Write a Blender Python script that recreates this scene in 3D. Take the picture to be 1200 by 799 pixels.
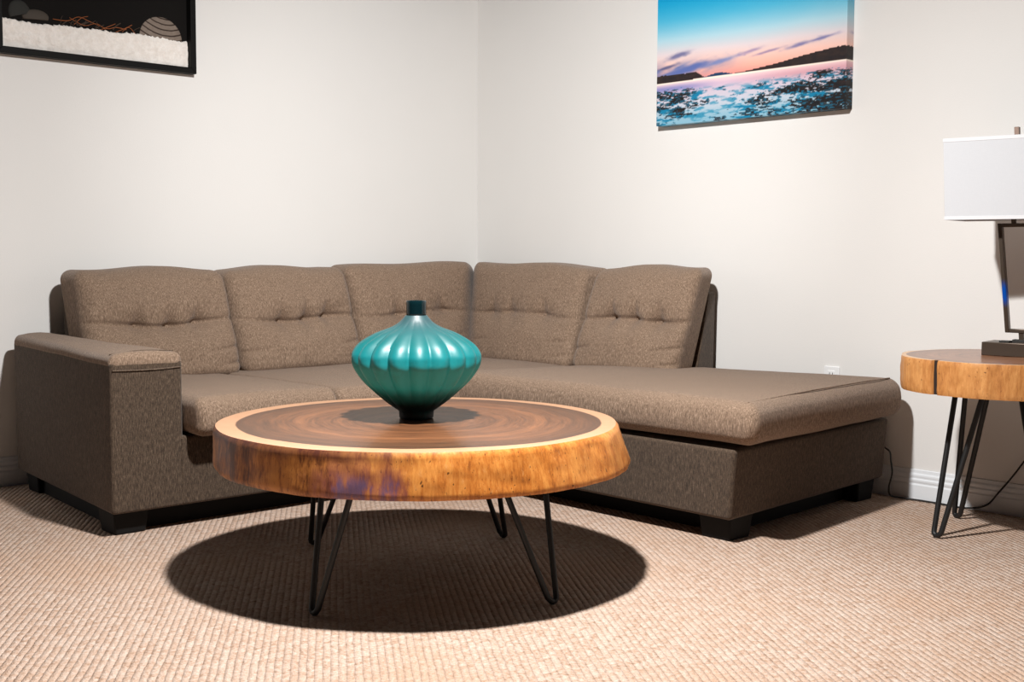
import bpy, bmesh, math, random
from mathutils import Vector, Matrix, noise
for o in list(bpy.data.objects): bpy.data.objects.remove(o)
scene = bpy.context.scene
COL = scene.collection
pi = math.pi

# ------------------------------------------------------------------ camera
cam_d = bpy.data.cameras.new('camera'); cam = bpy.data.objects.new('camera', cam_d); COL.objects.link(cam)
cam_d.sensor_width = 36.0; cam_d.lens = 42.676
RT = Vector((0.678115, 0.734943, 0.004323)); DN = Vector((0.055659, -0.045488, -0.997413)); FW = Vector((-0.732845, 0.676602, -0.071752))
CAM = Vector((5.02963, -4.38196, 0.96))
m = Matrix((RT, -DN, -FW)).transposed().to_4x4(); m.translation = CAM
cam.matrix_world = m
cam_d.clip_start = 0.05
scene.camera = cam

# ------------------------------------------------------------------ world, lights, exposure
scene.view_settings.view_transform = 'Standard'
scene.view_settings.look = 'None'
scene.view_settings.exposure = 0.0
scene.view_settings.gamma = 1.0
scene.view_settings.use_curve_mapping = False
world = bpy.data.worlds.new('world'); scene.world = world; world.use_nodes = True
bg = world.node_tree.nodes['Background']
bg.inputs[0].default_value = (0.72, 0.86, 1.0, 1); bg.inputs[1].default_value = 0.010
LIGHT = Vector((2.84, -2.44, 2.41))
def lamp(name, kind, loc, energy, color, **kw):
    d = bpy.data.lights.new(name, kind); d.energy = energy; d.color = color
    for k, v in kw.items(): setattr(d, k, v)
    o = bpy.data.objects.new(name, d); o.location = loc; COL.objects.link(o); return o
lamp('ceiling_light_disc', 'AREA', LIGHT, 120, (1.0, 0.985, 0.968), shape='DISK', size=0.15)
lamp('ceiling_light_bulb', 'POINT', LIGHT - Vector((0, 0, 0.03)), 96, (1.0, 0.985, 0.968), shadow_soft_size=0.06)

sp = lamp('added_corner_spot', 'SPOT', LIGHT - Vector((0, 0, 0.03)), 215, (1.0, 0.985, 0.968), shadow_soft_size=0.06, spot_size=math.radians(78), spot_blend=1.0)  # added spot at the ceiling light's position, brightens the walls near the corner
sp.rotation_euler = (Vector((0.25, -0.2, 1.35)) - sp.location).to_track_quat('-Z', 'Y').to_euler()

# ------------------------------------------------------------------ helpers
def s2l(c): return c/12.92 if c <= .04045 else ((c+.055)/1.055)**2.4
def rgb(r, g, b): return (s2l(r/255), s2l(g/255), s2l(b/255), 1)

class NT:
    """small helper to write node materials"""
    def __init__(s, name, rough=.6, spec=.5):
        s.m = bpy.data.materials.new(name); s.m.use_nodes = True
        s.t = s.m.node_tree; s.p = s.t.nodes['Principled BSDF']
        s.p.inputs['Roughness'].default_value = rough
        s.p.inputs['Specular IOR Level'].default_value = spec
    def n(s, ty, **kw):
        x = s.t.nodes.new(ty)
        for k, v in kw.items(): setattr(x, k, v)
        return x
    def l(s, a, b): s.t.links.new(a, b)
    def put(s, sock, v):
        if hasattr(v, 'is_linked') or isinstance(v, bpy.types.NodeSocket): s.l(v, sock)
        else: sock.default_value = v
    def obj(s): return s.n('ShaderNodeTexCoord').outputs['Object']
    def map(s, v, scale=(1, 1, 1), rot=(0, 0, 0), loc=(0, 0, 0)):
        x = s.n('ShaderNodeMapping'); s.l(v, x.inputs[0])
        x.inputs['Scale'].default_value = scale; x.inputs['Rotation'].default_value = rot; x.inputs['Location'].default_value = loc
        return x.outputs[0]
    def noise(s, v, scale, detail=3, rough=.5, dist=0):
        x = s.n('ShaderNodeTexNoise'); s.l(v, x.inputs['Vector'])
        x.inputs['Scale'].default_value = scale; x.inputs['Detail'].default_value = detail
        x.inputs['Roughness'].default_value = rough; x.inputs['Distortion'].default_value = dist
        return x.outputs['Fac']
    def math(s, op, a, b=0.0, c=0.0, clamp=False):
        x = s.n('ShaderNodeMath', operation=op); x.use_clamp = clamp
        s.put(x.inputs[0], a); s.put(x.inputs[1], b); s.put(x.inputs[2], c)
        return x.outputs[0]
    def xyz(s, v):
        x = s.n('ShaderNodeSeparateXYZ'); s.l(v, x.inputs[0]); return x.outputs
    def comb(s, a, b, c):
        x = s.n('ShaderNodeCombineXYZ'); s.put(x.inputs[0], a); s.put(x.inputs[1], b); s.put(x.inputs[2], c); return x.outputs[0]
    def ramp(s, f, stops, interp='LINEAR'):
        x = s.n('ShaderNodeValToRGB'); s.put(x.inputs[0], f); r = x.color_ramp; r.interpolation = interp
        while len(r.elements) < len(stops): r.elements.new(.5)
        for e, (p, c) in zip(r.elements, stops): e.position = p; e.color = c
        return x.outputs[0]
    def mix(s, f, a, b, blend='MIX'):
        x = s.n('ShaderNodeMix', data_type='RGBA', blend_type=blend)
        s.put(x.inputs[0], f); s.put(x.inputs[6], a); s.put(x.inputs[7], b); return x.outputs[2]
    def smooth(s, v, lo, hi):
        x = s.n('ShaderNodeMapRange', interpolation_type='SMOOTHSTEP')
        s.put(x.inputs[0], v); x.inputs[1].default_value = lo; x.inputs[2].default_value = hi
        return x.outputs[0]
    def bump(s, h, dist, strength=1.0):
        x = s.n('ShaderNodeBump'); x.inputs['Strength'].default_value = strength; x.inputs['Distance'].default_value = dist
        s.l(h, x.inputs['Height']); s.l(x.outputs[0], s.p.inputs['Normal'])
    def color(s, c): s.put(s.p.inputs['Base Color'], c)

def plain(name, col, rough=.5, metal=0, spec=.5):
    a = NT(name, rough, spec); a.color(col); a.p.inputs['Metallic'].default_value = metal
    v = a.obj(); a.bump(a.noise(v, 180, 2), .0004, .5)
    return a.m

def link(name, me, mat, parent=None, off=Vector((0, 0, 0)), smooth=True):
    me.name = name
    if mat: me.materials.append(mat)
    if smooth:
        for p in me.polygons: p.use_smooth = True
    o = bpy.data.objects.new(name, me); COL.objects.link(o)
    if parent: o.parent = parent
    return o
def world_off(parent):
    v = Vector((0, 0, 0))
    while parent: v += parent.location; parent = parent.parent
    return v
def obj(name, verts, faces, mat, parent=None, smooth=True, sharp=None):
    """vertices are in world coordinates; they are stored relative to the parent thing"""
    off = world_off(parent)
    me = bpy.data.meshes.new(name); me.from_pydata([tuple(Vector(v)-off) for v in verts], [], faces); me.update()
    bm = bmesh.new(); bm.from_mesh(me); bmesh.ops.recalc_face_normals(bm, faces=bm.faces); bm.to_mesh(me); bm.free()
    o = link(name, me, mat, parent, smooth=smooth)
    if sharp is not None: me.set_sharp_from_angle(angle=math.radians(sharp))
    return o
def thing(name, loc, label, cat, group=None):
    o = bpy.data.objects.new(name, None); o.empty_display_size = .05; o.location = loc; COL.objects.link(o)
    o['label'] = label; o['category'] = cat
    if group: o['group'] = group
    return o
def top(o, base, label, cat):
    """make a world-space mesh a labelled top-level thing with its origin at its base"""
    b = Vector(base); o.data.transform(Matrix.Translation(-b)); o.location = b
    o['label'] = label; o['category'] = cat; return o
def struct(o): o['kind'] = 'structure'; return o

def box_vf(x0, x1, y0, y1, z0, z1):
    v = [(x, y, z) for z in (z0, z1) for y in (y0, y1) for x in (x0, x1)]
    f = [(0, 2, 3, 1), (4, 5, 7, 6), (0, 1, 5, 4), (2, 6, 7, 3), (0, 4, 6, 2), (1, 3, 7, 5)]
    return v, f
def bev(o, w, seg=2):
    md = o.modifiers.new('bevel', 'BEVEL'); md.width = w; md.segments = seg; md.limit_method = 'ANGLE'; md.angle_limit = math.radians(40)
    return o
def hexa(c, name, mat, parent=None, w=.004, seg=2, xf=None):
    """c = 8 corners ordered x fastest, then y, then z"""
    f = [(0, 2, 3, 1), (4, 5, 7, 6), (0, 1, 5, 4), (2, 6, 7, 3), (0, 4, 6, 2), (1, 3, 7, 5)]
    if xf: c = [xf(Vector(p)) for p in c]
    o = obj(name, c, f, mat, parent, smooth=True, sharp=45)
    if w: bev(o, w, seg)
    return o
def box(name, x0, x1, y0, y1, z0, z1, mat, parent=None, w=.003, seg=2, xf=None):
    return hexa(box_vf(x0, x1, y0, y1, z0, z1)[0], name, mat, parent, w, seg, xf)
def tube_vf(pts, r, n=10, cap=True, closed=False):
    pts = [Vector(p) for p in pts]; V = []; F = []
    k = len(pts); rr = r if isinstance(r, (list, tuple)) else [r]*k
    t0 = (pts[1]-pts[0]).normalized(); up = Vector((0, 0, 1)) if abs(t0.z) < .9 else Vector((1, 0, 0))
    nrm = t0.cross(up).normalized()
    for i, p in enumerate(pts):
        a = pts[max(0, i-1)]; b = pts[min(k-1, i+1)]; t = (b-a).normalized()
        nrm = (nrm - t*nrm.dot(t)).normalized(); bi = t.cross(nrm)
        for j in range(n):
            an = 2*pi*j/n; V.append(p + (nrm*math.cos(an)+bi*math.sin(an))*rr[i])
    for i in range(k-1):
        for j in range(n):
            F.append((i*n+j, i*n+(j+1) % n, (i+1)*n+(j+1) % n, (i+1)*n+j))
    if cap: F.append(tuple(range(n))); F.append(tuple((k-1)*n+j for j in range(n)))
    return V, F
def tube(name, pts, r, mat, parent=None, n=10):
    V, F = tube_vf(pts, r, n); return obj(name, V, F, mat, parent, sharp=60)
def smooth_path(pts, sub=6):
    P = [Vector(p) for p in pts]; out = []
    for i in range(len(P)-1):
        a = P[max(0, i-1)]; b = P[i]; c = P[i+1]; d = P[min(len(P)-1, i+2)]
        for s in range(sub):
            t = s/sub
            out.append(.5*((2*b)+(c-a)*t+(2*a-5*b+4*c-d)*t*t+(3*b-a-3*c+d)*t**3))
    out.append(P[-1]); return out
def lathe(name, prof, center, mat, parent=None, n=96, mod=None, cap=True):
    V = []; F = []; k = len(prof)
    for i, (r, z) in enumerate(prof):
        for j in range(n):
            a = 2*pi*j/n; q = r*(mod(a, i, r, z) if mod else 1)
            V.append((center[0]+q*math.cos(a), center[1]+q*math.sin(a), center[2]+z))
    for i in range(k-1):
        for j in range(n): F.append((i*n+j, i*n+(j+1) % n, (i+1)*n+(j+1) % n, (i+1)*n+j))
    if cap: F.append(tuple(range(n))); F.append(tuple((k-1)*n+j for j in range(n)))
    return obj(name, V, F, mat, parent, sharp=50)

def soft_box(name, c, r, n, mat, parent, deform=None):
    """upholstered block: hexahedron c (8 corners, u fastest, then v, then w) with edges rounded by r, n=(nu,nv,nw) grid lines;
    deform(u,v,w,face) -> offset in metres along (u,v,w)"""
    c = [Vector(p) for p in c]
    L = [((c[1]-c[0]).length+(c[7]-c[6]).length)/2, ((c[2]-c[0]).length+(c[7]-c[5]).length)/2, ((c[4]-c[0]).length+(c[7]-c[3]).length)/2]
    h = [x/2 for x in L]; r = min(r, min(h)*.98)
    ez = [math.tan(a*pi/180)/1.0 for a in (45, 36, 27, 18, 9)]
    ax = []
    for d in range(3):
        e = [-h[d]+r*(1-x) for x in ez]; i0 = -h[d]+r
        mid = [i0+(2*h[d]-2*r)*k/n[d] for k in range(n[d]+1)]
        ax.append(e+mid+[-x for x in reversed(e)])
    V = []; F = []; idx = {}
    def tri(u, v, w):
        a = c[0].lerp(c[1], u).lerp(c[2].lerp(c[3], u), v); b = c[4].lerp(c[5], u).lerp(c[6].lerp(c[7], u), v)
        return a.lerp(b, w)
    def vert(i, j, k):
        key = (i, j, k)
        if key in idx: return idx[key]
        p = [ax[0][i], ax[1][j], ax[2][k]]
        inn = [max(-h[d]+r, min(h[d]-r, p[d])) for d in range(3)]
        dd = Vector([p[d]-inn[d] for d in range(3)])
        if dd.length > 1e-9: dd = dd.normalized()*r
        q = [inn[d]+dd[d] for d in range(3)]
        uvw = [(q[d]/h[d]+1)/2 for d in range(3)]
        if deform:
            o = deform(*uvw); uvw = [uvw[d]+o[d]/L[d] for d in range(3)]
        V.append(tri(*uvw)); idx[key] = len(V)-1; return idx[key]
    N = [len(a)-1 for a in ax]
    for d in range(3):
        e, g = [x for x in range(3) if x != d]
        for side in (0, N[d]):
            for a in range(N[e]):
                for b in range(N[g]):
                    q = []
                    for (da, db) in ((0, 0), (1, 0), (1, 1), (0, 1)):
                        t = [0, 0, 0]; t[d] = side; t[e] = a+da; t[g] = b+db; q.append(vert(*t))
                    F.append(tuple(q))
    return obj(name, V, F, mat, parent)

def fbm(p, s=1.0, o=3): return noise.fractal(Vector(p)*s, 1.0, 2.0, o)

# ------------------------------------------------------------------ materials
def mat_wall():
    a = NT('wall_paint', .75, .25); v = a.obj()
    a.color(a.mix(a.noise(v, 3, 2), rgb(228, 226, 223), rgb(231, 229, 226)))
    a.bump(a.noise(v, 160, 3, .6), .0012, .35); return a.m
def mat_carpet():
    a = NT('berber_carpet', .95, .1); v = a.obj()
    wob = a.noise(v, 9, 2); wob2 = a.noise(v, 60, 2)
    r = a.map(v, rot=(0, 0, -math.radians(145.7)))
    x, y, z = a.xyz(r)                      # x along the rows, y across them
    s = 0.0185
    yy = a.math('ADD', a.math('DIVIDE', y, s), a.math('MULTIPLY', a.math('SUBTRACT', wob, .5), .3))
    yy = a.math('ADD', yy, a.math('MULTIPLY', a.math('SUBTRACT', wob2, .5), .30))
    row = a.math('FLOOR', yy)
    xx = a.math('ADD', a.math('DIVIDE', x, s*1.02), a.math('MULTIPLY', a.math('SINE', a.math('MULTIPLY', row, 12.9898)), .32))
    xx = a.math('ADD', xx, a.math('MULTIPLY', a.math('SUBTRACT', wob2, .5), .8))
    fib = a.noise(v, 300, 2, .7); clump = a.noise(v, 95, 2, .6)
    xs = a.math('ADD', xx, a.math('MULTIPLY', yy, .35))
    hrow = a.math('ABSOLUTE', a.math('SINE', a.math('MULTIPLY', yy, pi)))
    hrow = a.math('POWER', hrow, .7)
    hloop = a.math('ADD', .5, a.math('MULTIPLY', .5, a.math('COSINE', a.math('MULTIPLY', xs, 2*pi))))
    hgt = a.math('MULTIPLY', hrow, a.math('ADD', .84, a.math('MULTIPLY', hloop, .16)))
    hh = a.math('ADD', hgt, a.math('ADD', a.math('MULTIPLY', fib, .75), a.math('MULTIPLY', clump, .70)))
    cell = a.n('ShaderNodeTexWhiteNoise', noise_dimensions='2D')
    a.l(a.comb(a.math('FLOOR', xs), row, 0), cell.inputs['Vector'])
    t = a.math('ADD', a.math('MULTIPLY', cell.outputs['Value'], .18), a.math('MULTIPLY', clump, .82))
    base = a.ramp(t, [(.28, rgb(168, 136, 113)), (.42, rgb(194, 165, 145)), (.55, rgb(204, 180, 163)), (.72, rgb(216, 198, 184))])
    blot = a.noise(v, 2.2, 3)
    base = a.mix(a.math('MULTIPLY', a.smooth(blot, .45, .75), .6), base, rgb(200, 166, 141))
    base = a.mix(a.smooth(fib, .55, .72), base, rgb(146, 112, 90))
    a.color(base)
    a.bump(hh, .006, 1.0); return a.m
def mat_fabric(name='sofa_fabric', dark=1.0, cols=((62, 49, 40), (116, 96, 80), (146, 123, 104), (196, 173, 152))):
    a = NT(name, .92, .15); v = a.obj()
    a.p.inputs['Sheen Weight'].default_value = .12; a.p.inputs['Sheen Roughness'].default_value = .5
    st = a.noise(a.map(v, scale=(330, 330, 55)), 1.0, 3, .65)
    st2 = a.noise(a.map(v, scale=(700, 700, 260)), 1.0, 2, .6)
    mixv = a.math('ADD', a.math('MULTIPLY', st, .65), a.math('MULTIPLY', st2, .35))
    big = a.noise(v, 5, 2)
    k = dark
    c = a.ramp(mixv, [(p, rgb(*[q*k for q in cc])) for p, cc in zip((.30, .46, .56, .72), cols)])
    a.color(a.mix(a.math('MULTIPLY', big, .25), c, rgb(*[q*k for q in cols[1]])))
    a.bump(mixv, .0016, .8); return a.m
def mat_trim():
    a = NT('trim_paint', .4, .4); v = a.obj(); a.color(a.mix(a.noise(v, 8), rgb(226, 230, 234), rgb(232, 235, 238)))
    a.bump(a.noise(v, 90, 2), .0004, .4); return a.m
def mat_wood_top(name, R, heart, ringscale, cols, seed=0.0):
    """end grain disc: rings around the object's z axis"""
    a = NT(name, .38, .4); v = a.obj()
    a.p.inputs['Coat Weight'].default_value = .45; a.p.inputs['Coat Roughness'].default_value = .16
    w = a.map(v, loc=(seed, seed*.7, 0), scale=(1, 1, .15))
    d1 = a.noise(w, 2.6, 3); d2 = a.noise(w, 11, 3)
    x, y, z = a.xyz(v)
    r = a.math('SQRT', a.math('ADD', a.math('MULTIPLY', x, x), a.math('MULTIPLY', y, y)))
    rr = a.math('ADD', r, a.math('MULTIPLY', a.math('SUBTRACT', d1, .5), .13*R))
    rr = a.math('ADD', rr, a.math('MULTIPLY', a.math('SUBTRACT', d2, .5), .022*R))
    band = a.noise(a.comb(a.math('MULTIPLY', rr, ringscale), a.math('MULTIPLY', d1, 1.2), seed), 1.0, 7, .74)
    streak = a.noise(a.comb(a.math('MULTIPLY', rr, ringscale*9), a.math('MULTIPLY', a.math('ARCTAN2', y, x), 3.0), seed), 1.0, 4, .6)
    fine = a.math('SINE', a.math('MULTIPLY', rr, ringscale*7))
    t = a.math('ADD', a.math('MULTIPLY', band, .60), a.math('ADD', a.math('MULTIPLY', streak, .38), a.math('MULTIPLY', fine, .02)))
    hw = a.ramp(t, [(.30, cols[0]), (.42, cols[1]), (.52, cols[2]), (.64, cols[3]), (.78, cols[4])])
    rim = a.smooth(rr, heart*R*.80, heart*R*.985)
    hw = a.mix(a.math('MULTIPLY', rim, .62), hw, cols[0])
    core = a.smooth(rr, .20*R, .02*R)
    hw = a.mix(a.math('MULTIPLY', core, .5), hw, cols[0])
    ed = a.math('ADD', r, a.math('MULTIPLY', a.math('SUBTRACT', d1, .5), .05*R))
    sap = a.smooth(ed, heart*R, heart*R*1.012)
    sapc = a.mix(a.noise(w, 30, 3), cols[5], cols[6])
    a.color(a.mix(sap, hw, sapc)); a.bump(t, .0008, .25); return a.m
def mat_wood_edge(name, stain, bright, mid, dark, dark_side=0.0, rough=.42):
    a = NT(name, rough, .4); v = a.obj()
    x, y, z = a.xyz(v)
    st = a.noise(a.map(v, scale=(34, 34, 5)), 1.0, 4, .65)
    blot = a.noise(a.map(v, scale=(9, 9, 5)), 1.0, 4, .6)
    fine = a.noise(a.map(v, scale=(150, 150, 30)), 1.0, 3, .7)
    t = a.math('ADD', a.math('ADD', a.math('MULTIPLY', st, .45), a.math('MULTIPLY', blot, .4)), a.math('MULTIPLY', fine, .3))
    c = a.ramp(t, [(.36, dark), (.52, mid), (.66, bright), (.85, bright)])
    pits = a.smooth(a.noise(a.map(v, scale=(120, 120, 70)), 1.0, 1), .70, .78)
    c = a.mix(a.math('MULTIPLY', pits, .8), c, rgb(52, 26, 12))
    spk = a.noise(a.map(v, scale=(75, 75, 32)), 1.0, 4, .75)
    c = a.mix(a.math('MULTIPLY', a.smooth(spk, .56, .70), .6 if stain else .3), c, dark)
    c = a.mix(a.math('MULTIPLY', a.smooth(spk, .42, .30), .45), c, rgb(226, 166, 104))
    if stain:
        # bark left on one side, darker and redder there, and a violet mineral stain on the front
        ang = a.math('ARCTAN2', y, x)
        wob = a.math('MULTIPLY', a.math('SUBTRACT', blot, .5), .75)
        wob2 = a.math('MULTIPLY', a.math('SUBTRACT', st, .5), .35)
        aa = a.math('ADD', a.math('ADD', ang, wob), wob2)
        bark = a.math('MULTIPLY', a.smooth(aa, -.70, -1.02), a.smooth(t, .64, .46))
        c = a.mix(a.math('MULTIPLY', bark, .92), c, rgb(58, 32, 20))
        tone = a.smooth(aa, -.66, -1.1)
        c = a.mix(a.math('MULTIPLY', tone, .40), c, rgb(112, 66, 40))
        toptone = a.math('MULTIPLY', a.smooth(a.math('ADD', z, a.math('MULTIPLY', wob, .06)), .425, .452), a.smooth(aa, -.55, -.9))
        c = a.mix(a.math('MULTIPLY', toptone, .7), c, rgb(84, 44, 40))
        d = a.math('ABSOLUTE', a.math('ADD', aa, .92))
        zone = a.math('MULTIPLY', a.smooth(d, .26, .05), a.smooth(z, .47, .38))
        c = a.mix(a.math('MULTIPLY', zone, .62), c, rgb(132, 70, 84))
        d2 = a.math('ADD', d, a.math('MULTIPLY', a.math('SUBTRACT', fine, .5), .12))
        blue = a.math('MULTIPLY', a.smooth(d2, .11, .02), a.smooth(a.math('ADD', z, a.math('MULTIPLY', wob2, .2)), .415, .370))
        c = a.mix(a.math('MULTIPLY', blue, .72), c, rgb(96, 88, 128))
    a.color(c); a.bump(t, .003 if stain else .0015, .5); return a.m
def mat_vase():
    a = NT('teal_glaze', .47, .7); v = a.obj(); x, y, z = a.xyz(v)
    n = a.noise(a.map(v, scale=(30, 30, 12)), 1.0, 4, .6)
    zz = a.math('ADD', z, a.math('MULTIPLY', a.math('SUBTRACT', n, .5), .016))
    c = a.ramp(a.math('MULTIPLY', zz, 3.2), [(.15, rgb(8, 26, 27)), (.25, rgb(0, 110, 108)), (.33, rgb(0, 184, 190)), (.50, rgb(0, 184, 190)), (.61, rgb(0, 122, 126)), (.75, rgb(0, 92, 93)), (.95, rgb(42, 70, 74))])  # glaze tones, with belly brightened and shoulder darkened to offset overhead shading
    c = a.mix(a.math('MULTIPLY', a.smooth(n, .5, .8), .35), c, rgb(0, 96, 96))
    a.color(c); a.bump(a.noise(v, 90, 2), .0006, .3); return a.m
def mat_vcol(name, rough=.5, spec=.3):
    a = NT(name, rough, spec); at = a.n('ShaderNodeAttribute', attribute_name='print')
    v = a.obj(); a.color(at.outputs['Color']); a.bump(a.noise(a.map(v, scale=(900, 900, 900)), 1.0, 1), .0003, .4); return a.m

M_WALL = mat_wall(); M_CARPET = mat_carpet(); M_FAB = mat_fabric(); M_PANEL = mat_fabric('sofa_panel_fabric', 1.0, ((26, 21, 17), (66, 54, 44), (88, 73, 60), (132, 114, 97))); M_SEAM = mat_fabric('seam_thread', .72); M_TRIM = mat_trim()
M_UNDER = plain('raw_underside', rgb(74, 58, 46), .9, spec=.1)
M_BLACK = plain('black_iron', rgb(24, 24, 25), .5); M_PLINTH = plain('black_plinth', rgb(20, 20, 20), .7, spec=.2)
M_FRAME = plain('black_frame_paint', rgb(15, 14, 13), .6, spec=.15); M_BACKING = plain('black_backing', rgb(24, 22, 21), .9, spec=.1)
M_CORD = plain('black_cord', rgb(18, 18, 19), .5); M_OUTLET = plain('outlet_plastic', rgb(240, 240, 240), .35)
M_SLOT = plain('socket_slot', rgb(40, 38, 36), .6)
M_VASE = mat_vase(); M_NECK = plain('dark_glaze', rgb(8, 30, 34), .12)
M_PEWTER = plain('dark_pewter', rgb(92, 80, 70), .38, .75)

# ------------------------------------------------------------------ room shell
Xmax, Ymin, H = 6.6, -6.2, 2.44
def quad(name, v, mat): return struct(obj(name, v, [(0, 1, 2, 3)], mat, smooth=False))
quad('floor', [(0, Ymin, 0), (Xmax, Ymin, 0), (Xmax, 0, 0), (0, 0, 0)], M_CARPET)
quad('wall_left', [(0, Ymin, 0), (0, 0, 0), (0, 0, H), (0, Ymin, H)], M_WALL)
quad('wall_right', [(0, 0, 0), (Xmax, 0, 0), (Xmax, 0, H), (0, 0, H)], M_WALL)
BP = [(0.0005, 0), (.0145, 0), (.0145, .060), (.0115, .066), (.0120, .070), (.0135, .074), (.0135, .081), (.0095, .086), (.0095, .090), (.0105, .094), (.0100, .100), (.0060, .107), (.0050, .119), (.0005, .121)]
def baseboard(name, fn):
    k = len(BP); V = [fn(d, z, 0) for d, z in BP]+[fn(d, z, 1) for d, z in BP]
    F = [(i, (i+1) % k, k+(i+1) % k, k+i) for i in range(k)]+[tuple(range(k)), tuple(range(k, 2*k))]
    return struct(obj(name, V, F, M_TRIM, smooth=False))
baseboard('baseboard_left', lambda d, z, e: (d, (Ymin if e else -d), z))
baseboard('baseboard_right', lambda d, z, e: ((Xmax if e else d), -d, z))

# ------------------------------------------------------------------ sectional sofa
sofa = thing('sectional_sofa', (1.3, -1.3, 0), 'brown tweed L-shaped sectional sofa with tufted back cushions in the corner of the room', 'sofa')
# plinth and base, two modules
hexa([(.14, -2.50, 0), (1.085, -2.57, 0), (.14, -.10, 0), (1.085, -.10, 0), (.14, -2.50, .088), (1.085, -2.57, .088), (.14, -.10, .088), (1.085, -.10, .088)], 'plinth', M_PLINTH, sofa, .003)
hexa([(1.09, -1.03, 0), (2.50, -1.03, 0), (1.09, -.12, 0), (2.44, -.12, 0), (1.09, -1.03, .088), (2.50, -1.03, .088), (1.09, -.12, .088), (2.44, -.12, .088)], 'plinth', M_PLINTH, sofa, .003)
def foot(cx, cy, ax, ay):
    """block foot that tapers towards the floor"""
    k = .86
    hexa([(cx-ax*k, cy-ay*k, 0), (cx+ax*k, cy-ay*k, 0), (cx-ax*k, cy+ay*k, 0), (cx+ax*k, cy+ay*k, 0), (cx-ax, cy-ay, .088), (cx+ax, cy-ay, .088), (cx-ax, cy+ay, .088), (cx+ax, cy+ay, .088)], 'foot', M_PLINTH, sofa, .006)
foot(1.082, -2.560, .065, .065); foot(.20, -2.475, .06, .06); foot(2.520, -1.068, .068, .065); foot(2.46, -.17, .06, .06)
def base_def(u, v, w): 
    return (0, 0, 0)
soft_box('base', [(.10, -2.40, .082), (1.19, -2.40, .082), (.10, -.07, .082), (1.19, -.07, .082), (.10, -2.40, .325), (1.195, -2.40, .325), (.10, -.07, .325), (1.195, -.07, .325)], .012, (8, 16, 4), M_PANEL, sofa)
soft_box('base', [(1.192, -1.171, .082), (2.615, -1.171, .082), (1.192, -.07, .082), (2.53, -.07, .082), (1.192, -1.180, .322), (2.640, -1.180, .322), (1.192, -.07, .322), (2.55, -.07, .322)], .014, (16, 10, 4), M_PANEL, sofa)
# back frames
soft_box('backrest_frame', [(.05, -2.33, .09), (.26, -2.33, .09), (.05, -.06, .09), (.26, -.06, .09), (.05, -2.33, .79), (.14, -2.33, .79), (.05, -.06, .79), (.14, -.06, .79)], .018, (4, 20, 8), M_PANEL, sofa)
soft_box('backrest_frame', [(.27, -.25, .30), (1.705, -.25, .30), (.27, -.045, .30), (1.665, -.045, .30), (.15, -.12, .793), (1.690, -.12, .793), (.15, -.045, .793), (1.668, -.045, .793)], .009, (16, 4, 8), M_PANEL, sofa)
# arm with a padded top
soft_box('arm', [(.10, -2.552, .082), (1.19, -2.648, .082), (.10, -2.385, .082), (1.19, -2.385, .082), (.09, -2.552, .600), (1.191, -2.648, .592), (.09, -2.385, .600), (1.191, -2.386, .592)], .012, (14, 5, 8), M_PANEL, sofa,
         lambda u, v, w: (0, (-.006 if v < .5 else .004)*math.sin(pi*w)*math.sin(pi*u), 0))
def pad_def(u, v, w): return (0, 0, .010*math.sin(pi*min(1, max(0, v)))*max(0, w) + .004*fbm((u*3, v*2, 5)))
soft_box('arm_pad', [(.087, -2.555, .574), (1.194, -2.651, .566), (.087, -2.382, .574), (1.194, -2.381, .566), (.090, -2.550, .623), (1.188, -2.645, .616), (.090, -2.384, .623), (1.188, -2.384, .616)], .022, (16, 8, 3), M_FAB, sofa, pad_def)
# front panel seam of the arm cap
tube('seam', smooth_path([(1.1925, -2.640, .566), (1.1935, -2.52, .563), (1.1925, -2.395, .566)], 5), .0028, M_SEAM, sofa, 6)
tube('seam', smooth_path([(2.676, -1.165, .4810), (2.654, -.90, .4865), (2.629, -.60, .4890), (2.603, -.30, .4890), (2.582, -.13, .4855)], 6), .0028, M_FAB, sofa, 6)
tube('seam', smooth_path([(1.150, -2.63, .618), (1.155, -2.52, .627), (1.150, -2.40, .620)], 5), .0022, M_SEAM, sofa, 6)

# seat cushions
def seat_def(amp, seed, front='u'):
    def f(u, v, w):
        b = math.sin(pi*min(1, max(0, u)))*math.sin(pi*min(1, max(0, v)))
        up = amp*(b**.7)*(w-.2) + .004*fbm((u*3+seed, v*3, w))
        bulge = .018*math.sin(pi*min(1, max(0, w)))
        du = bulge*(1 if u > .5 else 0)*max(0, (u-.85)/.15) if front == 'u' else (bulge if u > .9 else 0)*max(0, (u-.9)/.1)
        dv = 0 if front == 'u' else -bulge*max(0, (.15-v)/.15)
        return (du, dv, up)
    return f
soft_box('seat_cushion', [(.30, -2.378, .328), (1.288, -2.378, .328), (.30, -1.803, .328), (1.288, -1.803, .328), (.30, -2.378, .448), (1.272, -2.378, .464), (.30, -1.803, .448), (1.272, -1.803, .460)], .034, (24, 18, 3), M_FAB, sofa, seat_def(.020, 1))
soft_box('seat_cushion', [(.30, -1.798, .328), (1.285, -1.798, .328), (.30, -.12, .328), (1.232, -.12, .328), (.30, -1.798, .448), (1.268, -1.798, .458), (.30, -.12, .444), (1.228, -.12, .444)], .034, (24, 24, 3), M_FAB, sofa, seat_def(.016, 2))
cha = soft_box('seat_cushion', [(1.238, -1.192, .334), (2.712, -1.192, .340), (1.238, -.12, .332), (2.612, -.09, .340), (1.238, -1.188, .480), (2.716, -1.188, .482), (1.238, -.12, .450), (2.604, -.09, .484)], .036, (40, 30, 4), M_FAB, sofa, seat_def(.022, 3, 'v'))

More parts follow.
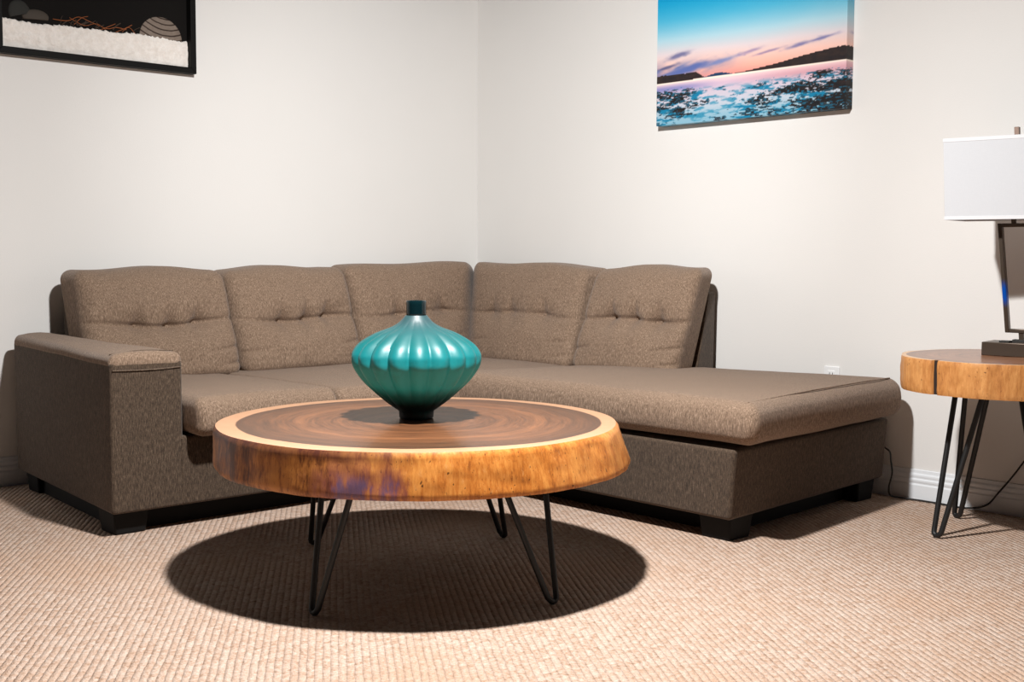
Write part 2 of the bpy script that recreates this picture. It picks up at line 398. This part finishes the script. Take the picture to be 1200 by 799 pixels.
# back cushions: front face is w=1 (toward the room), v up, u along
def back_def(buttons, seed, wr, end=0):
    def f(u, v, w):
        uu = min(1, max(0, u)); vv = min(1, max(0, v))
        puff = .050*(math.sin(pi*uu)**.6)*(math.sin(pi*vv)**.6)
        vb = .50+.018*math.sin(u*7+seed)+.02*(u-.5)*(u-.5)*4*wr
        crease = math.exp(-((v-vb)/.026)**2)
        wide = math.exp(-((v-vb)/.13)**2)
        prof = .45+.55*max(math.exp(-((u-b)/.16)**2) for b in buttons)
        pull = .022*crease*prof + .038*wide*max(math.exp(-((u-b)/.20)**2) for b in buttons)
        for b in buttons:
            d2 = ((u-b)/.045)**2+((v-vb)/.07)**2; pull += .026*math.exp(-d2)
            d3 = abs(u-b)/.022; pull += .011*math.exp(-d3*d3)*math.exp(-((v-vb-.10)/.09)**2)
        for (cu, cv, ln, am) in ((.92, .27, .12, .012), (.95, .13, .11, .010), (.07, .22, .11, .009)):
            pull += am*math.exp(-((u-cu)/ln)**2)*math.exp(-((v-cv-.15*(u-cu))/.016)**2)
        lump = .006*fbm((u*3+seed*3, v*3, seed), 1.3)
        dw = (puff-pull+lump) if w > .55 else -.2*puff*(1-w)
        if w > .55: dw *= min(1, (w-.55)/.35)
        # softly uneven top edge
        dv = (.010*math.sin(pi*uu)+.006*math.sin(u*9+seed*2))*max(0, (v-.8)/.2)
        return (0, dv, dw)
    return f
def back_cushion(c, buttons, seed, wr):
    d = back_def(buttons, seed, wr)
    o = soft_box('back_cushion', c, .052, (52, 52, 4), M_FAB, sofa, d)
    cc = [Vector(p) for p in c]; off = world_off(o)
    L = (((cc[4]-cc[0]).length)+((cc[7]-cc[3]).length))/2
    for b in buttons:
        vb = .50+.018*math.sin(b*7+seed)+.02*(b-.5)*(b-.5)*4*wr
        w = 1+d(b, vb, 1.0)[2]/L
        lo = cc[0].lerp(cc[1], b).lerp(cc[2].lerp(cc[3], b), vb); hi = cc[4].lerp(cc[5], b).lerp(cc[6].lerp(cc[7], b), vb)
        p = lo.lerp(hi, w); nn = (hi-lo).normalized()
        # small flat covered button
        V = []; F = []; t1 = (cc[1]-cc[0]).normalized(); t2 = nn.cross(t1)
        R = [(.0, .007), (.005, .0062), (.009, .003), (.0098, -.002), (.007, -.005)]
        for (r, hgt) in R:
            for j in range(12):
                a = 2*pi*j/12; V.append(p+nn*hgt+(t1*math.cos(a)+t2*math.sin(a))*r)
        for i in range(len(R)-1):
            for j in range(12): F.append((i*12+j, i*12+(j+1) % 12, (i+1)*12+(j+1) % 12, (i+1)*12+j))
        me_off = sofa.location
        bo = obj('button', V, F, M_FAB, o)
    return o
ZB, ZT = .432, .905
def left_cushion(y0, y1, zt0, zt1, b, seed, wr, miter=False):
    # w: toward +x
    yb, yt, yr = (y1, y1, y1) if not miter else miter
    c = [(.23, y0, ZB), (.23, yr if miter else y1, ZB), (.075, y0, zt0), (.075, yr if miter else y1, zt1),
         (.455, y0, ZB), (.455, yb, ZB), (.285, y0, zt0), (.285, yt, zt1)]
    return back_cushion(c, b, seed, wr)
left_cushion(-2.372, -1.706, .885, .888, (.33, .54, .73), 1.3, 1.0)
left_cushion(-1.700, -1.066, .886, .892, (.36, .56, .74), 2.1, .6)
left_cushion(-1.060, 0, .896, .912, (.34, .55, .74), 3.4, .4, miter=(-.475, -.295, -.10))
def right_cushion(x0, x1, zt0, zt1, b, seed, wr, miter=None, xt=None, xr=None):
    # u: along -x -> keep (u, v, w) right handed: u = x, w toward -y
    xb0, xt0, xr0 = miter if miter else (x0, x0, x0)
    xt1 = xt or x1; xq = xr or x1; xq1 = xr or xt1
    c = [(xr0, -.235, ZB), (xq, -.235, ZB), (xr0, -.080, zt0), (xq1, -.080, zt1),
         (xb0, -.465, ZB), (x1, -.465, ZB), (xt0, -.285, zt0), (xt1, -.285, zt1)]
    return back_cushion(c, b, seed, wr)
right_cushion(0, 1.145, .912, .897, (.22, .40, .70), 4.2, .5, miter=(.478, .298, .10), xt=1.10)
right_cushion(1.152, 1.775, .895, .905, (.30, .52, .74), 5.0, 1.1, xt=1.780, xr=1.70)
ob = None

# ------------------------------------------------------------------ round slab coffee table
TC = Vector((2.19, -2.13, 0))
table = thing('coffee_table', TC, 'round live-edge wood slab coffee table on black hairpin legs in front of the sofa', 'coffee table')
HB, HM, HL, HLL = rgb(63, 41, 28), rgb(92, 59, 38), rgb(120, 77, 49), rgb(146, 95, 60)
M_TOP = mat_wood_top('slab_end_grain', .60, .892, 13, [HB, HM, HL, HLL, rgb(156, 104, 72), rgb(194, 142, 104), rgb(206, 158, 122)], 2.0)
M_EDGE = mat_wood_edge('slab_bark_edge', True, rgb(226, 152, 74), rgb(196, 118, 48), rgb(118, 62, 26))
def slab(c_t, r_t, z_t, c_b, r_b, z_b, m_top, m_edge, seed, parent, n=192, amp=.008, rough=.004, bulge=0.0, notch=None, rim=.006):
    ro = []
    for j in range(n):
        a = 2*pi*j/n; d = Vector((math.cos(a), math.sin(a), 0))
        ro.append((a, d, fbm(d*1.4+Vector((seed, 0, 0)))*amp, ))
    rows = 14; V = []; F = []
    for i in range(rows+1):
        t = i/rows
        for (a, d, e) in ro:
            cx = c_t[0]+(c_b[0]-c_t[0])*t; cy = c_t[1]+(c_b[1]-c_t[1])*t
            r = r_t+(r_b-r_t)*(t**.85)+e+bulge*math.sin(pi*t)
            edge = rim*(max(0, 1-t*rows/1.2)**2+max(0, 1-(1-t)*rows/1.5)**2)
            r += rough*fbm((d.x*5, d.y*5, t*1.2+seed), 1.6, 4)*min(1, t*6) - edge*.8
            if notch:
                da = (a-notch+pi) % (2*pi)-pi; r -= .03*math.exp(-(da/.022)**2)
            z = z_t+(z_b-z_t)*t
            V.append((cx+r*d.x, cy+r*d.y, z))
    for i in range(rows):
        for j in range(n): F.append((i*n+j, i*n+(j+1) % n, (i+1)*n+(j+1) % n, (i+1)*n+j))
    obj('slab_edge', V, F, m_edge, parent, sharp=50)
    obj('underside', [V[rows*n+j] for j in range(n)], [tuple(range(n))], M_UNDER, parent, smooth=False)
    # top disc: concentric rings, slightly eased at the rim
    T = [(c_t[0], c_t[1], z_t)]; G = []
    rings = [.15, .3, .45, .6, .75, .88, .97, 1.0]
    for q in rings:
        for j in range(n):
            x, y, z = V[j]; T.append((c_t[0]+(x-c_t[0])*q, c_t[1]+(y-c_t[1])*q, z_t+(.0008 if q < .98 else 0)))
    for j in range(n): G.append((0, 1+j, 1+(j+1) % n))
    for i in range(len(rings)-1):
        for j in range(n): G.append((1+i*n+j, 1+i*n+(j+1) % n, 1+(i+1)*n+(j+1) % n, 1+(i+1)*n+j))
    obj('slab_top', T, G, m_top, parent)
slab((2.1835, -2.1345), .597, .460, (2.195, -2.119), .619, .340, M_TOP, M_EDGE, 3.1, table)
def hairpin(foot, a, b, ztop, r, parent, plate=True):
    F = Vector((foot[0], foot[1], r)); A = Vector((foot[0]+a[0], foot[1]+a[1], ztop-.004)); B = Vector((foot[0]+b[0], foot[1]+b[1], ztop-.004))
    side = (B-A); side.z = 0; side.normalize(); w = r*1.55
    fa = F-side*w; fb = F+side*w
    da = (A-fa).normalized(); db = (B-fb).normalized()
    pts = [A, A.lerp(fa+da*.03, .5), fa+da*.030, fa+da*.014+Vector((0, 0, -.000))]
    for k in range(1, 6):
        t = k/6; an = pi*t
        pts.append(F-side*w*math.cos(an)*.98+Vector((0, 0, .012*(1-math.sin(an)))))
    pts += [fb+db*.014, fb+db*.030, B.lerp(fb+db*.03, .5), B]
    leg = tube('leg', pts, r, M_BLACK, parent, 10)
    if plate:
        mid = (A+B)/2; x = side*(.5*(B-A).length+.02); y = Vector((-side.y, side.x, 0))*.028
        z0, z1 = ztop-.0065, ztop-.0005
        c = [mid-x-y, mid+x-y, mid-x+y, mid+x+y]
        hexa([(p.x, p.y, z0) for p in c]+[(p.x, p.y, z1) for p in c], 'mount_plate', M_BLACK, leg, .001, 1)
    return leg
LR = .0084
hairpin((2.357, -2.624), (-.075, .080), (.070, .075), .340, LR, table)
hairpin((2.704, -2.077), (-.100, -.100), (-.090, .050), .340, LR, table)
hairpin((1.694, -2.186), (.110, -.060), (.120, .075), .340, LR, table)
hairpin((2.036, -1.655), (-.070, -.095), (.060, -.105), .340, LR, table)

# ------------------------------------------------------------------ vase
VC = (2.142, -2.110, .4612)
vase = thing('ribbed_vase', VC, 'teal ribbed squat vase with narrow dark neck standing on the coffee table', 'vase')
vp = [(.0, .0), (.040, .0), (.046, .004), (.0535, .023), (.0936, .052), (.135, .088), (.167, .120), (.191, .156), (.1976, .182), (.1934, .203), (.1726, .229), (.126, .257), (.077, .276), (.052, .291), (.0364, .307), (.0325, .312)]
vpp = smooth_path([(r, z, 0) for r, z in vp[3:]], 6)
prof = [(.001, .0), (.048, .0), (.0515, .003), (.0525, .012)]+[(p.x, p.y) for p in vpp]
NR = 18; PH = math.atan2(CAM.y-VC[1], CAM.x-VC[0])+.05
def rib(a, i, r, z):
    k = max(0, min(1, (z-.03)/.06))*max(0, min(1, (.300-z)/.05))
    s = abs(math.cos(NR*(a-PH)/2)); return 1-.085*k*(1-s)
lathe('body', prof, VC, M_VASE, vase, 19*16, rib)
lathe('neck', [(.022, .26), (.028, .308), (.0298, .311), (.0305, .318), (.0302, .345), (.0306, .353), (.0292, .3565), (.0262, .3565), (.0250, .350), (.0250, .29), (.001, .288)], VC, M_NECK, vase, 48)

# ------------------------------------------------------------------ side table
SC = Vector((3.15, -.365, 0))
side = thing('side_table', SC, 'small live-edge wood slab side table on black hairpin legs by the right wall', 'side table')
M_STOP = mat_wood_top('side_slab_end_grain', .345, .93, 16, [rgb(96, 58, 36), rgb(128, 80, 50), rgb(150, 98, 64), rgb(164, 112, 76), rgb(176, 124, 88), rgb(210, 160, 108), rgb(216, 168, 118)], 7.0)
M_SEDGE = mat_wood_edge('side_slab_edge', False, rgb(206, 148, 88), rgb(182, 122, 66), rgb(118, 68, 34))
VIEW = math.atan2(CAM.y-SC.y, CAM.x-SC.x)
NOTCH = VIEW-.70
slab((3.15, -.360), .343, .618, (3.15, -.365), .338, .505, M_STOP, M_SEDGE, 9.4, side, 384, .012, .0025, .001, notch=NOTCH, rim=.003)
# dark crack across the edge
d = Vector((math.cos(NOTCH), math.sin(NOTCH), 0))
cr = []
for i in range(9):
    t = i/8; cr.append((3.15+d.x*(.318+.004*math.sin(t*4)), -.362+d.y*(.318), .617-.111*t))
tube('crack', cr, .013, plain('dark_crack', rgb(30, 18, 12), .8), side, 8)
SR = .0092
hairpin((3.017, -.550), (.005, .095), (.115, .070), .505, SR, side)
hairpin((2.911, -.203), (.050, -.060), (.155, -.100), .505, SR, side)
hairpin((3.283, -.180), (-.005, -.095), (-.115, -.070), .505, SR, side)
hairpin((3.389, -.527), (-.050, .060), (-.155, .100), .505, SR, side)

# ------------------------------------------------------------------ table lamp
LB = Vector((3.17, -.29, .6188)); LA = math.radians(8)
lampo = thing('table_lamp', LB, 'table lamp with white rectangular shade and open dark metal frame on the side table', 'lamp')
ca, sa = math.cos(LA), math.sin(LA)
def LX(p, lean=1.0):
    """lamp space (x along the shade, y to the wall, z from the table top) to world; the frame leans a little to its left"""
    x = p[0]-lean*.10*max(0, p[2]-.05); y = p[1]
    return Vector((LB.x+x*ca-y*sa, LB.y+x*sa+y*ca, LB.z+p[2]))
def lbox(name, x0, x1, y0, y1, z0, z1, mat, w=.002, lean=1.0, parent=None):
    return box(name, x0, x1, y0, y1, z0, z1, mat, parent or lampo, w, 2, xf=lambda p: LX(p, lean))
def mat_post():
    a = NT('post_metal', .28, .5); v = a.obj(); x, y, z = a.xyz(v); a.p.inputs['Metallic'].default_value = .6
    k = a.math('MULTIPLY', a.smooth(z, .16, .20), a.smooth(z, .265, .225))  # blue band: a reflection painted into the metal's colour
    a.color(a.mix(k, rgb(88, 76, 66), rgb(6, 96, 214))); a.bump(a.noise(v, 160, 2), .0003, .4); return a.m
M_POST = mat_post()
lbox('base', -.115, .115, -.065, .065, 0, .046, M_PEWTER)
lbox('outlet_block', -.062, -.028, -.050, -.015, .0455, .052, M_SLOT, .001)
lbox('switch_block', -.030, .010, -.010, .02, .0455, .055, M_SLOT, .001)
lbox('stem', -.008, .008, -.008, .008, .046, .080, M_PEWTER, .001)
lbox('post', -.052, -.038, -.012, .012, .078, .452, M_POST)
lbox('post', .038, .052, -.012, .012, .078, .452, M_PEWTER)
lbox('crossbar', -.038, .038, -.012, .012, .078, .091, M_PEWTER)
lbox('crossbar', -.038, .038, -.012, .012, .439, .452, M_PEWTER)
lbox('neck', -.007, .007, -.007, .007, .452, .50, M_PEWTER, .001)
def mat_shade():
    a = NT('shade_linen', .85, .1); v = a.obj(); w1 = a.noise(a.map(v, scale=(60, 60, 900)), 1.0, 2); w2 = a.noise(a.map(v, scale=(900, 900, 60)), 1.0, 2)
    w = a.math('MULTIPLY', w1, w2); a.color(a.mix(w, rgb(196, 198, 202), rgb(208, 210, 213))); a.bump(w, .0006, .5)
    a.p.inputs['Transmission Weight'].default_value = 0; return a.m
M_SHADE = mat_shade(); M_SHT = plain('shade_trim', rgb(216, 217, 220), .8)
SX, SY, Z0, Z1, TH = .222, .105, .464, .742, .0022
def ring(name, x, y, z0, z1, th, mat, lean, parent, flare=0):
    V = []
    for (zz, k) in ((z0, 0), (z1, 0), (z1, th), (z0, th)):
        for (sx, sy) in ((-1, -1), (1, -1), (1, 1), (-1, 1)): V.append(LX(Vector((sx*(x-k), sy*(y-k), zz)), lean))
    F = []
    for i in range(4):
        for j in range(4): F.append((i*4+j, i*4+(j+1) % 4, ((i+1) % 4)*4+(j+1) % 4, ((i+1) % 4)*4+j))
    o = obj(name, V, F, mat, parent, sharp=40); bev(o, .0008, 1); return o
shade = ring('shade', SX, SY, Z0, Z1, TH, M_SHADE, .45, lampo)
ring('trim_band', SX+.0012, SY+.0012, Z0-.0005, Z0+.012, .001, M_SHT, .45, shade)
ring('trim_band', SX+.0012, SY+.0012, Z1-.012, Z1+.0005, .001, M_SHT, .45, shade)
V, F = tube_vf([LX((-SX+.003, 0, Z1-.03), .45), LX((0, 0, Z1-.03), .45), LX((SX-.003, 0, Z1-.03), .45)], .002, 6); a1 = len(V)
V2, F2 = tube_vf([LX((0, -SY+.003, Z1-.03), .45), LX((0, 0, Z1-.03), .45), LX((0, SY-.003, Z1-.03), .45)], .002, 6)
obj('shade_spider', V+V2, F+[tuple(i+a1 for i in f) for f in F2], M_PEWTER, shade)
tube('harp_rod', [LX((0, 0, .49), 1), LX((0, 0, .60), .8), LX((0, 0, Z1+.002), .6)], .004, M_PEWTER, lampo, 8)
lbox('finial', -.008, .008, -.008, .008, Z1+.0, Z1+.036, plain('finial_bronze', rgb(122, 100, 88), .45, .4), .001, .55)

# ------------------------------------------------------------------ lamp cord
cord = [(3.16, -.0105, .60), (3.16, -.0105, .56), (3.16, -.012, .50), (3.14, -.03, .33), (3.06, -.03, .19), (2.985, -.032, .085), (2.94, -.04, .03), (2.86, -.038, .007), (2.75, -.030, .006), (2.66, -.032, .006), (2.60, -.045, .007), (2.565, -.07, .016), (2.575, -.10, .055), (2.59, -.105, .11), (2.575, -.09, .155), (2.545, -.05, .185), (2.50, -.03, .20)]
o = tube('power_cord', smooth_path(cord, 7), .0034, M_CORD, None, 8)
top(o, (2.86, -.038, 0), 'thin black power cord running from the side table along the right baseboard behind the sofa', 'cord')

# ------------------------------------------------------------------ wall outlet
out = thing('wall_outlet', (2.245, 0, .385), 'white wall outlet plate just above the sofa chaise on the right wall', 'outlet')
box('cover_plate', 2.209, 2.281, -.007, -.0005, .385, .500, M_OUTLET, out, .003)
for zc in (.415, .468):
    s = box('socket', 2.228, 2.262, -.0095, -.006, zc-.014, zc+.014, M_OUTLET, out, .002)
    for dx in (-.007, .007): box('slot', 2.245+dx-.0012, 2.245+dx+.0012, -.0102, -.0090, zc-.004, zc+.006, M_SLOT, s, 0)

# ------------------------------------------------------------------ seascape canvas on the right wall
PX0, PX1, PZ0, PZ1, PD = 1.315, 2.308, 1.550, 2.215, .050
canvas = thing('canvas_print', (1.803, 0, PZ0), 'wide canvas print of rocky seashore under blue and pink sky on right wall', 'painting')
box('stretcher', PX0+.006, PX1-.006, -PD+.004, -.001, PZ0+.006, PZ1-.006, plain('stretcher_wood', rgb(190, 150, 90), .7), canvas, 0)
def lerp3(a, b, t): return tuple(a[i]+(b[i]-a[i])*t for i in range(3))
def grad(st, t):
    for (p, c), (q, d) in zip(st, st[1:]):
        if t <= q: return lerp3(c, d, max(0, min(1, (t-p)/(q-p))))
    return st[-1][1]
def sst(e0, e1, x): t = max(0, min(1, (x-e0)/(e1-e0))); return t*t*(3-2*t)
def n2(x, y, s=0.0, o=4): return noise.fractal(Vector((x, y, s)), 1.0, 2.0, o)
def seascape(u, v):
    """u 0..1 left to right, v metres above the canvas foot; returns srgb 0..255"""
    hz = .192+.004*u
    if v > hz:
        h = v-hz
        c = grad([(0, (236, 150, 140)), (.03, (244, 178, 160)), (.07, (243, 200, 188)), (.12, (226, 212, 215)), (.18, (176, 214, 228)), (.27, (80, 184, 220)), (.36, (10, 160, 212)), (.47, (0, 130, 192))], h+.03*(.5-u)*-.6+.006*n2(u*3, v*6))
        cl = n2(u*5+3, v*26-u*5, 4.1)
        bw = .8*math.exp(-((h-.050-.05*(u-.2)*0)/.03)**2)*sst(.55, .05, u)
        c = lerp3(c, (92, 112, 170), max(0, min(.85, bw*(1.0+1.6*cl))))
        for (cu, ch, w, hh, col) in ((.125, .115, .05, .012, (86, 90, 140)), (.055, .068, .06, .007, (66, 74, 120)), (.20, .050, .12, .014, (84, 104, 170)), (.36, .062, .07, .010, (110, 130, 185)), (.53, .088, .045, .007, (150, 130, 170)), (.62, .075, .06, .005, (140, 120, 160)), (.77, .083, .05, .007, (110, 110, 160)), (.88, .097, .06, .006, (100, 104, 160))):
            q = ((u-cu-(h-ch)*1.2)/w)**2+((h-ch-.12*(u-cu))/hh)**2
            c = lerp3(c, col, min(.75, 1.0*math.exp(-q*(1.2+.8*n2(u*20, v*50)))))
        hill = 0
        if u < .29: hill = .030*sst(.29, .22, u)*(1+.12*n2(u*9, 0))+.002
        hill2 = .052*sst(.36, 1.02, u)**1.15*(1+.10*n2(u*8, 2))+.001 if u > .36 else 0
        if .27 < u < .44: hill = max(hill, .014*math.sin(pi*(u-.27)/.17))
        if h < max(hill, hill2):
            c = lerp3((34, 30, 34), (58, 44, 40), .5+.5*n2(u*30, v*60))
            if .27 < u < .44 and h < hill and hill2 < hill: c = (30, 60, 96)
    else:
        dpt = hz-v
        c = grad([(0, (250, 226, 214)), (.012, (236, 206, 212)), (.03, (214, 186, 206)), (.07, (206, 196, 210)), (.13, (190, 202, 214)), (.2, (150, 190, 208))], dpt)
        c = lerp3(c, (112, 120, 186), .7*sst(.40, .12, u)*math.exp(-((dpt-.03)/.016)**2))
        c = lerp3(c, (214, 120, 116), .35*sst(.35, .8, u)*math.exp(-((dpt-.03)/.02)**2))
        pers = 1/(.03+dpt)
        a = n2(u*7.5, dpt*34, 1.7, 6); b = n2(u*42, dpt*150, 5.2, 4); g = n2(u*14+3, dpt*60, 8.8, 5)
        path = math.exp(-((u-(.52-dpt*1.4))/(.10+dpt*.5))**2)
        c = lerp3(c, (0, 116, 158), max(0, min(.92, 1.1*sst(-.10, .42, g+.15*b)*sst(.03, .07, dpt)*(1-.55*path)+.15*sst(.10, .18, dpt))))
        land = a*.62+b*.62+.44*(1-path*1.35)-.12
        land += .35*sst(.72, .98, u)*sst(.055, .10, dpt)+.18*sst(.3, .0, u)*math.exp(-((dpt-.06)/.03)**2)
        land *= sst(.012, .055, dpt-.012*(1-abs(2*u-1)))
        if land > .22: c = lerp3(c, lerp3((20, 24, 28), (44, 34, 34), .5+b), min(1, (land-.22)*7))
        if land > .18 and b > .28 and a < .6: c = lerp3(c, (20, 120, 160), .6)
        wl = sst(.010, .004, dpt); c = lerp3(c, (252, 236, 222), wl*.9)
    return c
def print_panel():
    nx, nz = 330, 200; V = []; F = []; Cc = []
    off = world_off(canvas)
    # front, then the wrapped right side, left side, bottom and top; colours are the printed image folded round the edges
    def grid(a, b, fn, uv):
        s = len(V)
        for j in range(b+1):
            for i in range(a+1):
                V.append(tuple(Vector(fn(i/a, j/b))-off)); Cc.append(seascape(*uv(i/a, j/b)))
        for j in range(b):
            for i in range(a): F.append((s+j*(a+1)+i, s+j*(a+1)+i+1, s+(j+1)*(a+1)+i+1, s+(j+1)*(a+1)+i))
    W = PX1-PX0; Hh = PZ1-PZ0
    grid(nx, nz, lambda i, j: (PX0+W*i, -PD, PZ0+Hh*j), lambda i, j: (i, Hh*j))
    grid(10, nz, lambda i, j: (PX1, -PD+(PD-.001)*i, PZ0+Hh*j), lambda i, j: (1-.05*i, Hh*j))
    grid(10, nz, lambda i, j: (PX0, -.001-(PD-.001)*i, PZ0+Hh*j), lambda i, j: (.05*(1-i), Hh*j))
    grid(nx, 8, lambda i, j: (PX0+W*i, -.001-(PD-.001)*j, PZ0), lambda i, j: (i, .03*(1-j)))
    grid(nx, 2, lambda i, j: (PX0+W*i, -PD+(PD-.001)*j, PZ1), lambda i, j: (i, Hh))
    me = bpy.data.meshes.new('printed_canvas'); me.from_pydata(V, [], F); me.update()
    at = me.color_attributes.new('print', 'FLOAT_COLOR', 'POINT')
    flat = []
    for c in Cc: flat += [s2l(max(0, min(255, x))/255) for x in c]+[1.0]
    at.data.foreach_set('color', flat)
    return link('printed_canvas', me, mat_vcol('canvas_ink', .55, .25), canvas, smooth=False)
print_panel()

# ------------------------------------------------------------------ black shadow box on the left wall
FY0, FY1, FZ0, FZ1 = -2.572, -1.700, 1.752, 2.345
fr = thing('shadow_box', (0, -2.126, FZ0), 'black-framed shadow box with white fleece and twigs on the left wall', 'wall art')
FW_, FD = .026, .046
def fbar(c0, c1, c2, c3):   # four outer/inner corner points (y,z) swept in x
    V = [(x, y, z) for x in (.001, FD) for (y, z) in (c0, c1, c2, c3)]
    F = [(0, 1, 2, 3), (4, 5, 6, 7)]+[(i, (i+1) % 4, 4+(i+1) % 4, 4+i) for i in range(4)]
    bev(obj('frame_bar', V, F, M_FRAME, fr, sharp=40), .002, 2)
i0, i1, j0, j1 = FY0+FW_, FY1-FW_, FZ0+FW_, FZ1-FW_
fbar((FY0, FZ0), (FY1, FZ0), (i1, j0), (i0, j0)); fbar((FY1, FZ0), (FY1, FZ1), (i1, j1), (i1, j0))
fbar((FY1, FZ1), (FY0, FZ1), (i0, j1), (i1, j1)); fbar((FY0, FZ1), (FY0, FZ0), (i0, j0), (i0, j1))
box('backing_board', .002, .008, i0-.01, i1+.01, j0-.01, j1+.01, M_BACKING, fr, 0)
# fleece band: lumpy relief with a ragged upper edge
def fleece():
    ny, nz = 220, 40; V = []; F = []
    for j in range(nz+1):
        for i in range(ny+1):
            t = i/ny; y = i0+.002+(i1-i0-.004)*t
            zt = 1.897-.022*sst(.0, .25, t)*0+.006*n2(t*9, 2)+.006*n2(t*60, 7)+.004*n2(t*140, 3)-.01*math.exp(-((t-.17)/.06)**2)+.006*math.exp(-((t-.72)/.1)**2)
            s = j/nz; z = j0-.002+(zt-j0)*s
            x = .0105+.010*math.sin(pi*min(1, s*.80+.07))**.5+.0045*n2(t*26, s*4, 1.1)+.002*n2(t*110, s*22, 3)
            V.append((max(.0082, x) if j < nz else .0082, y, z))
    for j in range(nz):
        for i in range(ny): a = j*(ny+1)+i; F.append((a, a+1, a+ny+2, a+ny+1))
    a = NT('white_fleece', .95, .1); v = a.obj(); n = a.noise(v, 38, 4, .7)
    a.color(a.mix(a.smooth(n, .3, .7), rgb(234, 226, 218), rgb(246, 240, 234))); a.bump(a.noise(v, 230, 3, .7), .003, .7)
    obj('fleece', V, F, a.m, fr)
fleece()
M_TWIG = plain('rust_twig', rgb(150, 84, 44), .8); M_TWIG2 = plain('brown_twig', rgb(64, 50, 40), .9)
random.seed(4)
def twig(pts, r, m, nm='twig'): tube(nm, smooth_path([(.012+.004*math.sin(i*1.7), y, z) for i, (y, z) in enumerate(pts)], 4), r, m, fr, 6)
twig([(-2.33, 1.915), (-2.27, 1.915), (-2.22, 1.938), (-2.17, 1.925), (-2.10, 1.905), (-2.06, 1.915), (-2.01, 1.912)], .0017, M_TWIG)
twig([(-2.26, 1.93), (-2.20, 1.905), (-2.14, 1.92), (-2.09, 1.89)], .0014, M_TWIG)
twig([(-2.06, 1.895), (-2.02, 1.915), (-1.985, 1.935)], .0015, M_TWIG)
twig([(-2.03, 1.90), (-2.00, 1.922), (-1.96, 1.887)], .0013, M_TWIG)
twig([(-2.24, 1.905), (-2.21, 1.935), (-2.18, 1.945)], .0014, M_TWIG)
twig([(-2.13, 1.895), (-2.10, 1.91), (-2.06, 1.93)], .0014, M_TWIG)
for k in range(16):
    y = -2.33+.37*random.random(); z = 1.895+.01*random.random(); l = .02+.03*random.random(); a = random.uniform(-1.3, 1.3)
    twig([(y, z), (y+l*.5*math.sin(a), z+l*.45*math.cos(a)), (y+l*math.sin(a+.2), z+l*.8*math.cos(a))], random.uniform(.0012, .0026), M_TWIG2)
def dome(name, yc, zc, ry, rz, rx, mat, tilt=0):
    V = []; F = []; n, k = 28, 14
    for i in range(k+1):
        b = (pi/2)*i/k
        for j in range(n):
            a = 2*pi*j/n; y = ry*math.cos(b)*math.cos(a); z = max(-.012, rz*math.cos(b)*math.sin(a))
            V.append((.008+rx*math.sin(b), yc+y*math.cos(tilt)-z*math.sin(tilt), zc+y*math.sin(tilt)+z*math.cos(tilt)))
    for i in range(k):
        for j in range(n): F.append((i*n+j, i*n+(j+1) % n, (i+1)*n+(j+1) % n, (i+1)*n+j))
    return obj(name, V, F, mat, fr)
def mat_shell():
    a = NT('striped_shell', .7, .3); v = a.obj(); x, y, z = a.xyz(v)
    # bands arc across the shell
    yc = a.math('SUBTRACT', y, .30); zc = a.math('SUBTRACT', z, .02)
    r = a.math('SQRT', a.math('ADD', a.math('MULTIPLY', yc, yc), a.math('MULTIPLY', a.math('SUBTRACT', zc, .32), a.math('SUBTRACT', zc, .32))))
    s = a.math('FRACT', a.math('MULTIPLY', a.math('ADD', r, a.math('MULTIPLY', a.noise(v, 30), .006)), 42))
    a.color(a.mix(a.smooth(s, .72, .80), a.mix(a.noise(v, 60, 3), rgb(112, 98, 88), rgb(138, 124, 112)), rgb(52, 38, 30)))
    a.bump(a.noise(v, 120, 3), .001, .5); return a.m
dome('shell', -1.850, 1.895, .100, .092, .0075, mat_shell(), -.12)
dome('pebble', -2.400, 1.915, .055, .030, .012, plain('grey_pebble', rgb(66, 58, 50), .8), .05)
dome('pebble', -2.465, 1.925, .045, .05, .010, plain('dark_pebble', rgb(34, 33, 29), .8), .3)
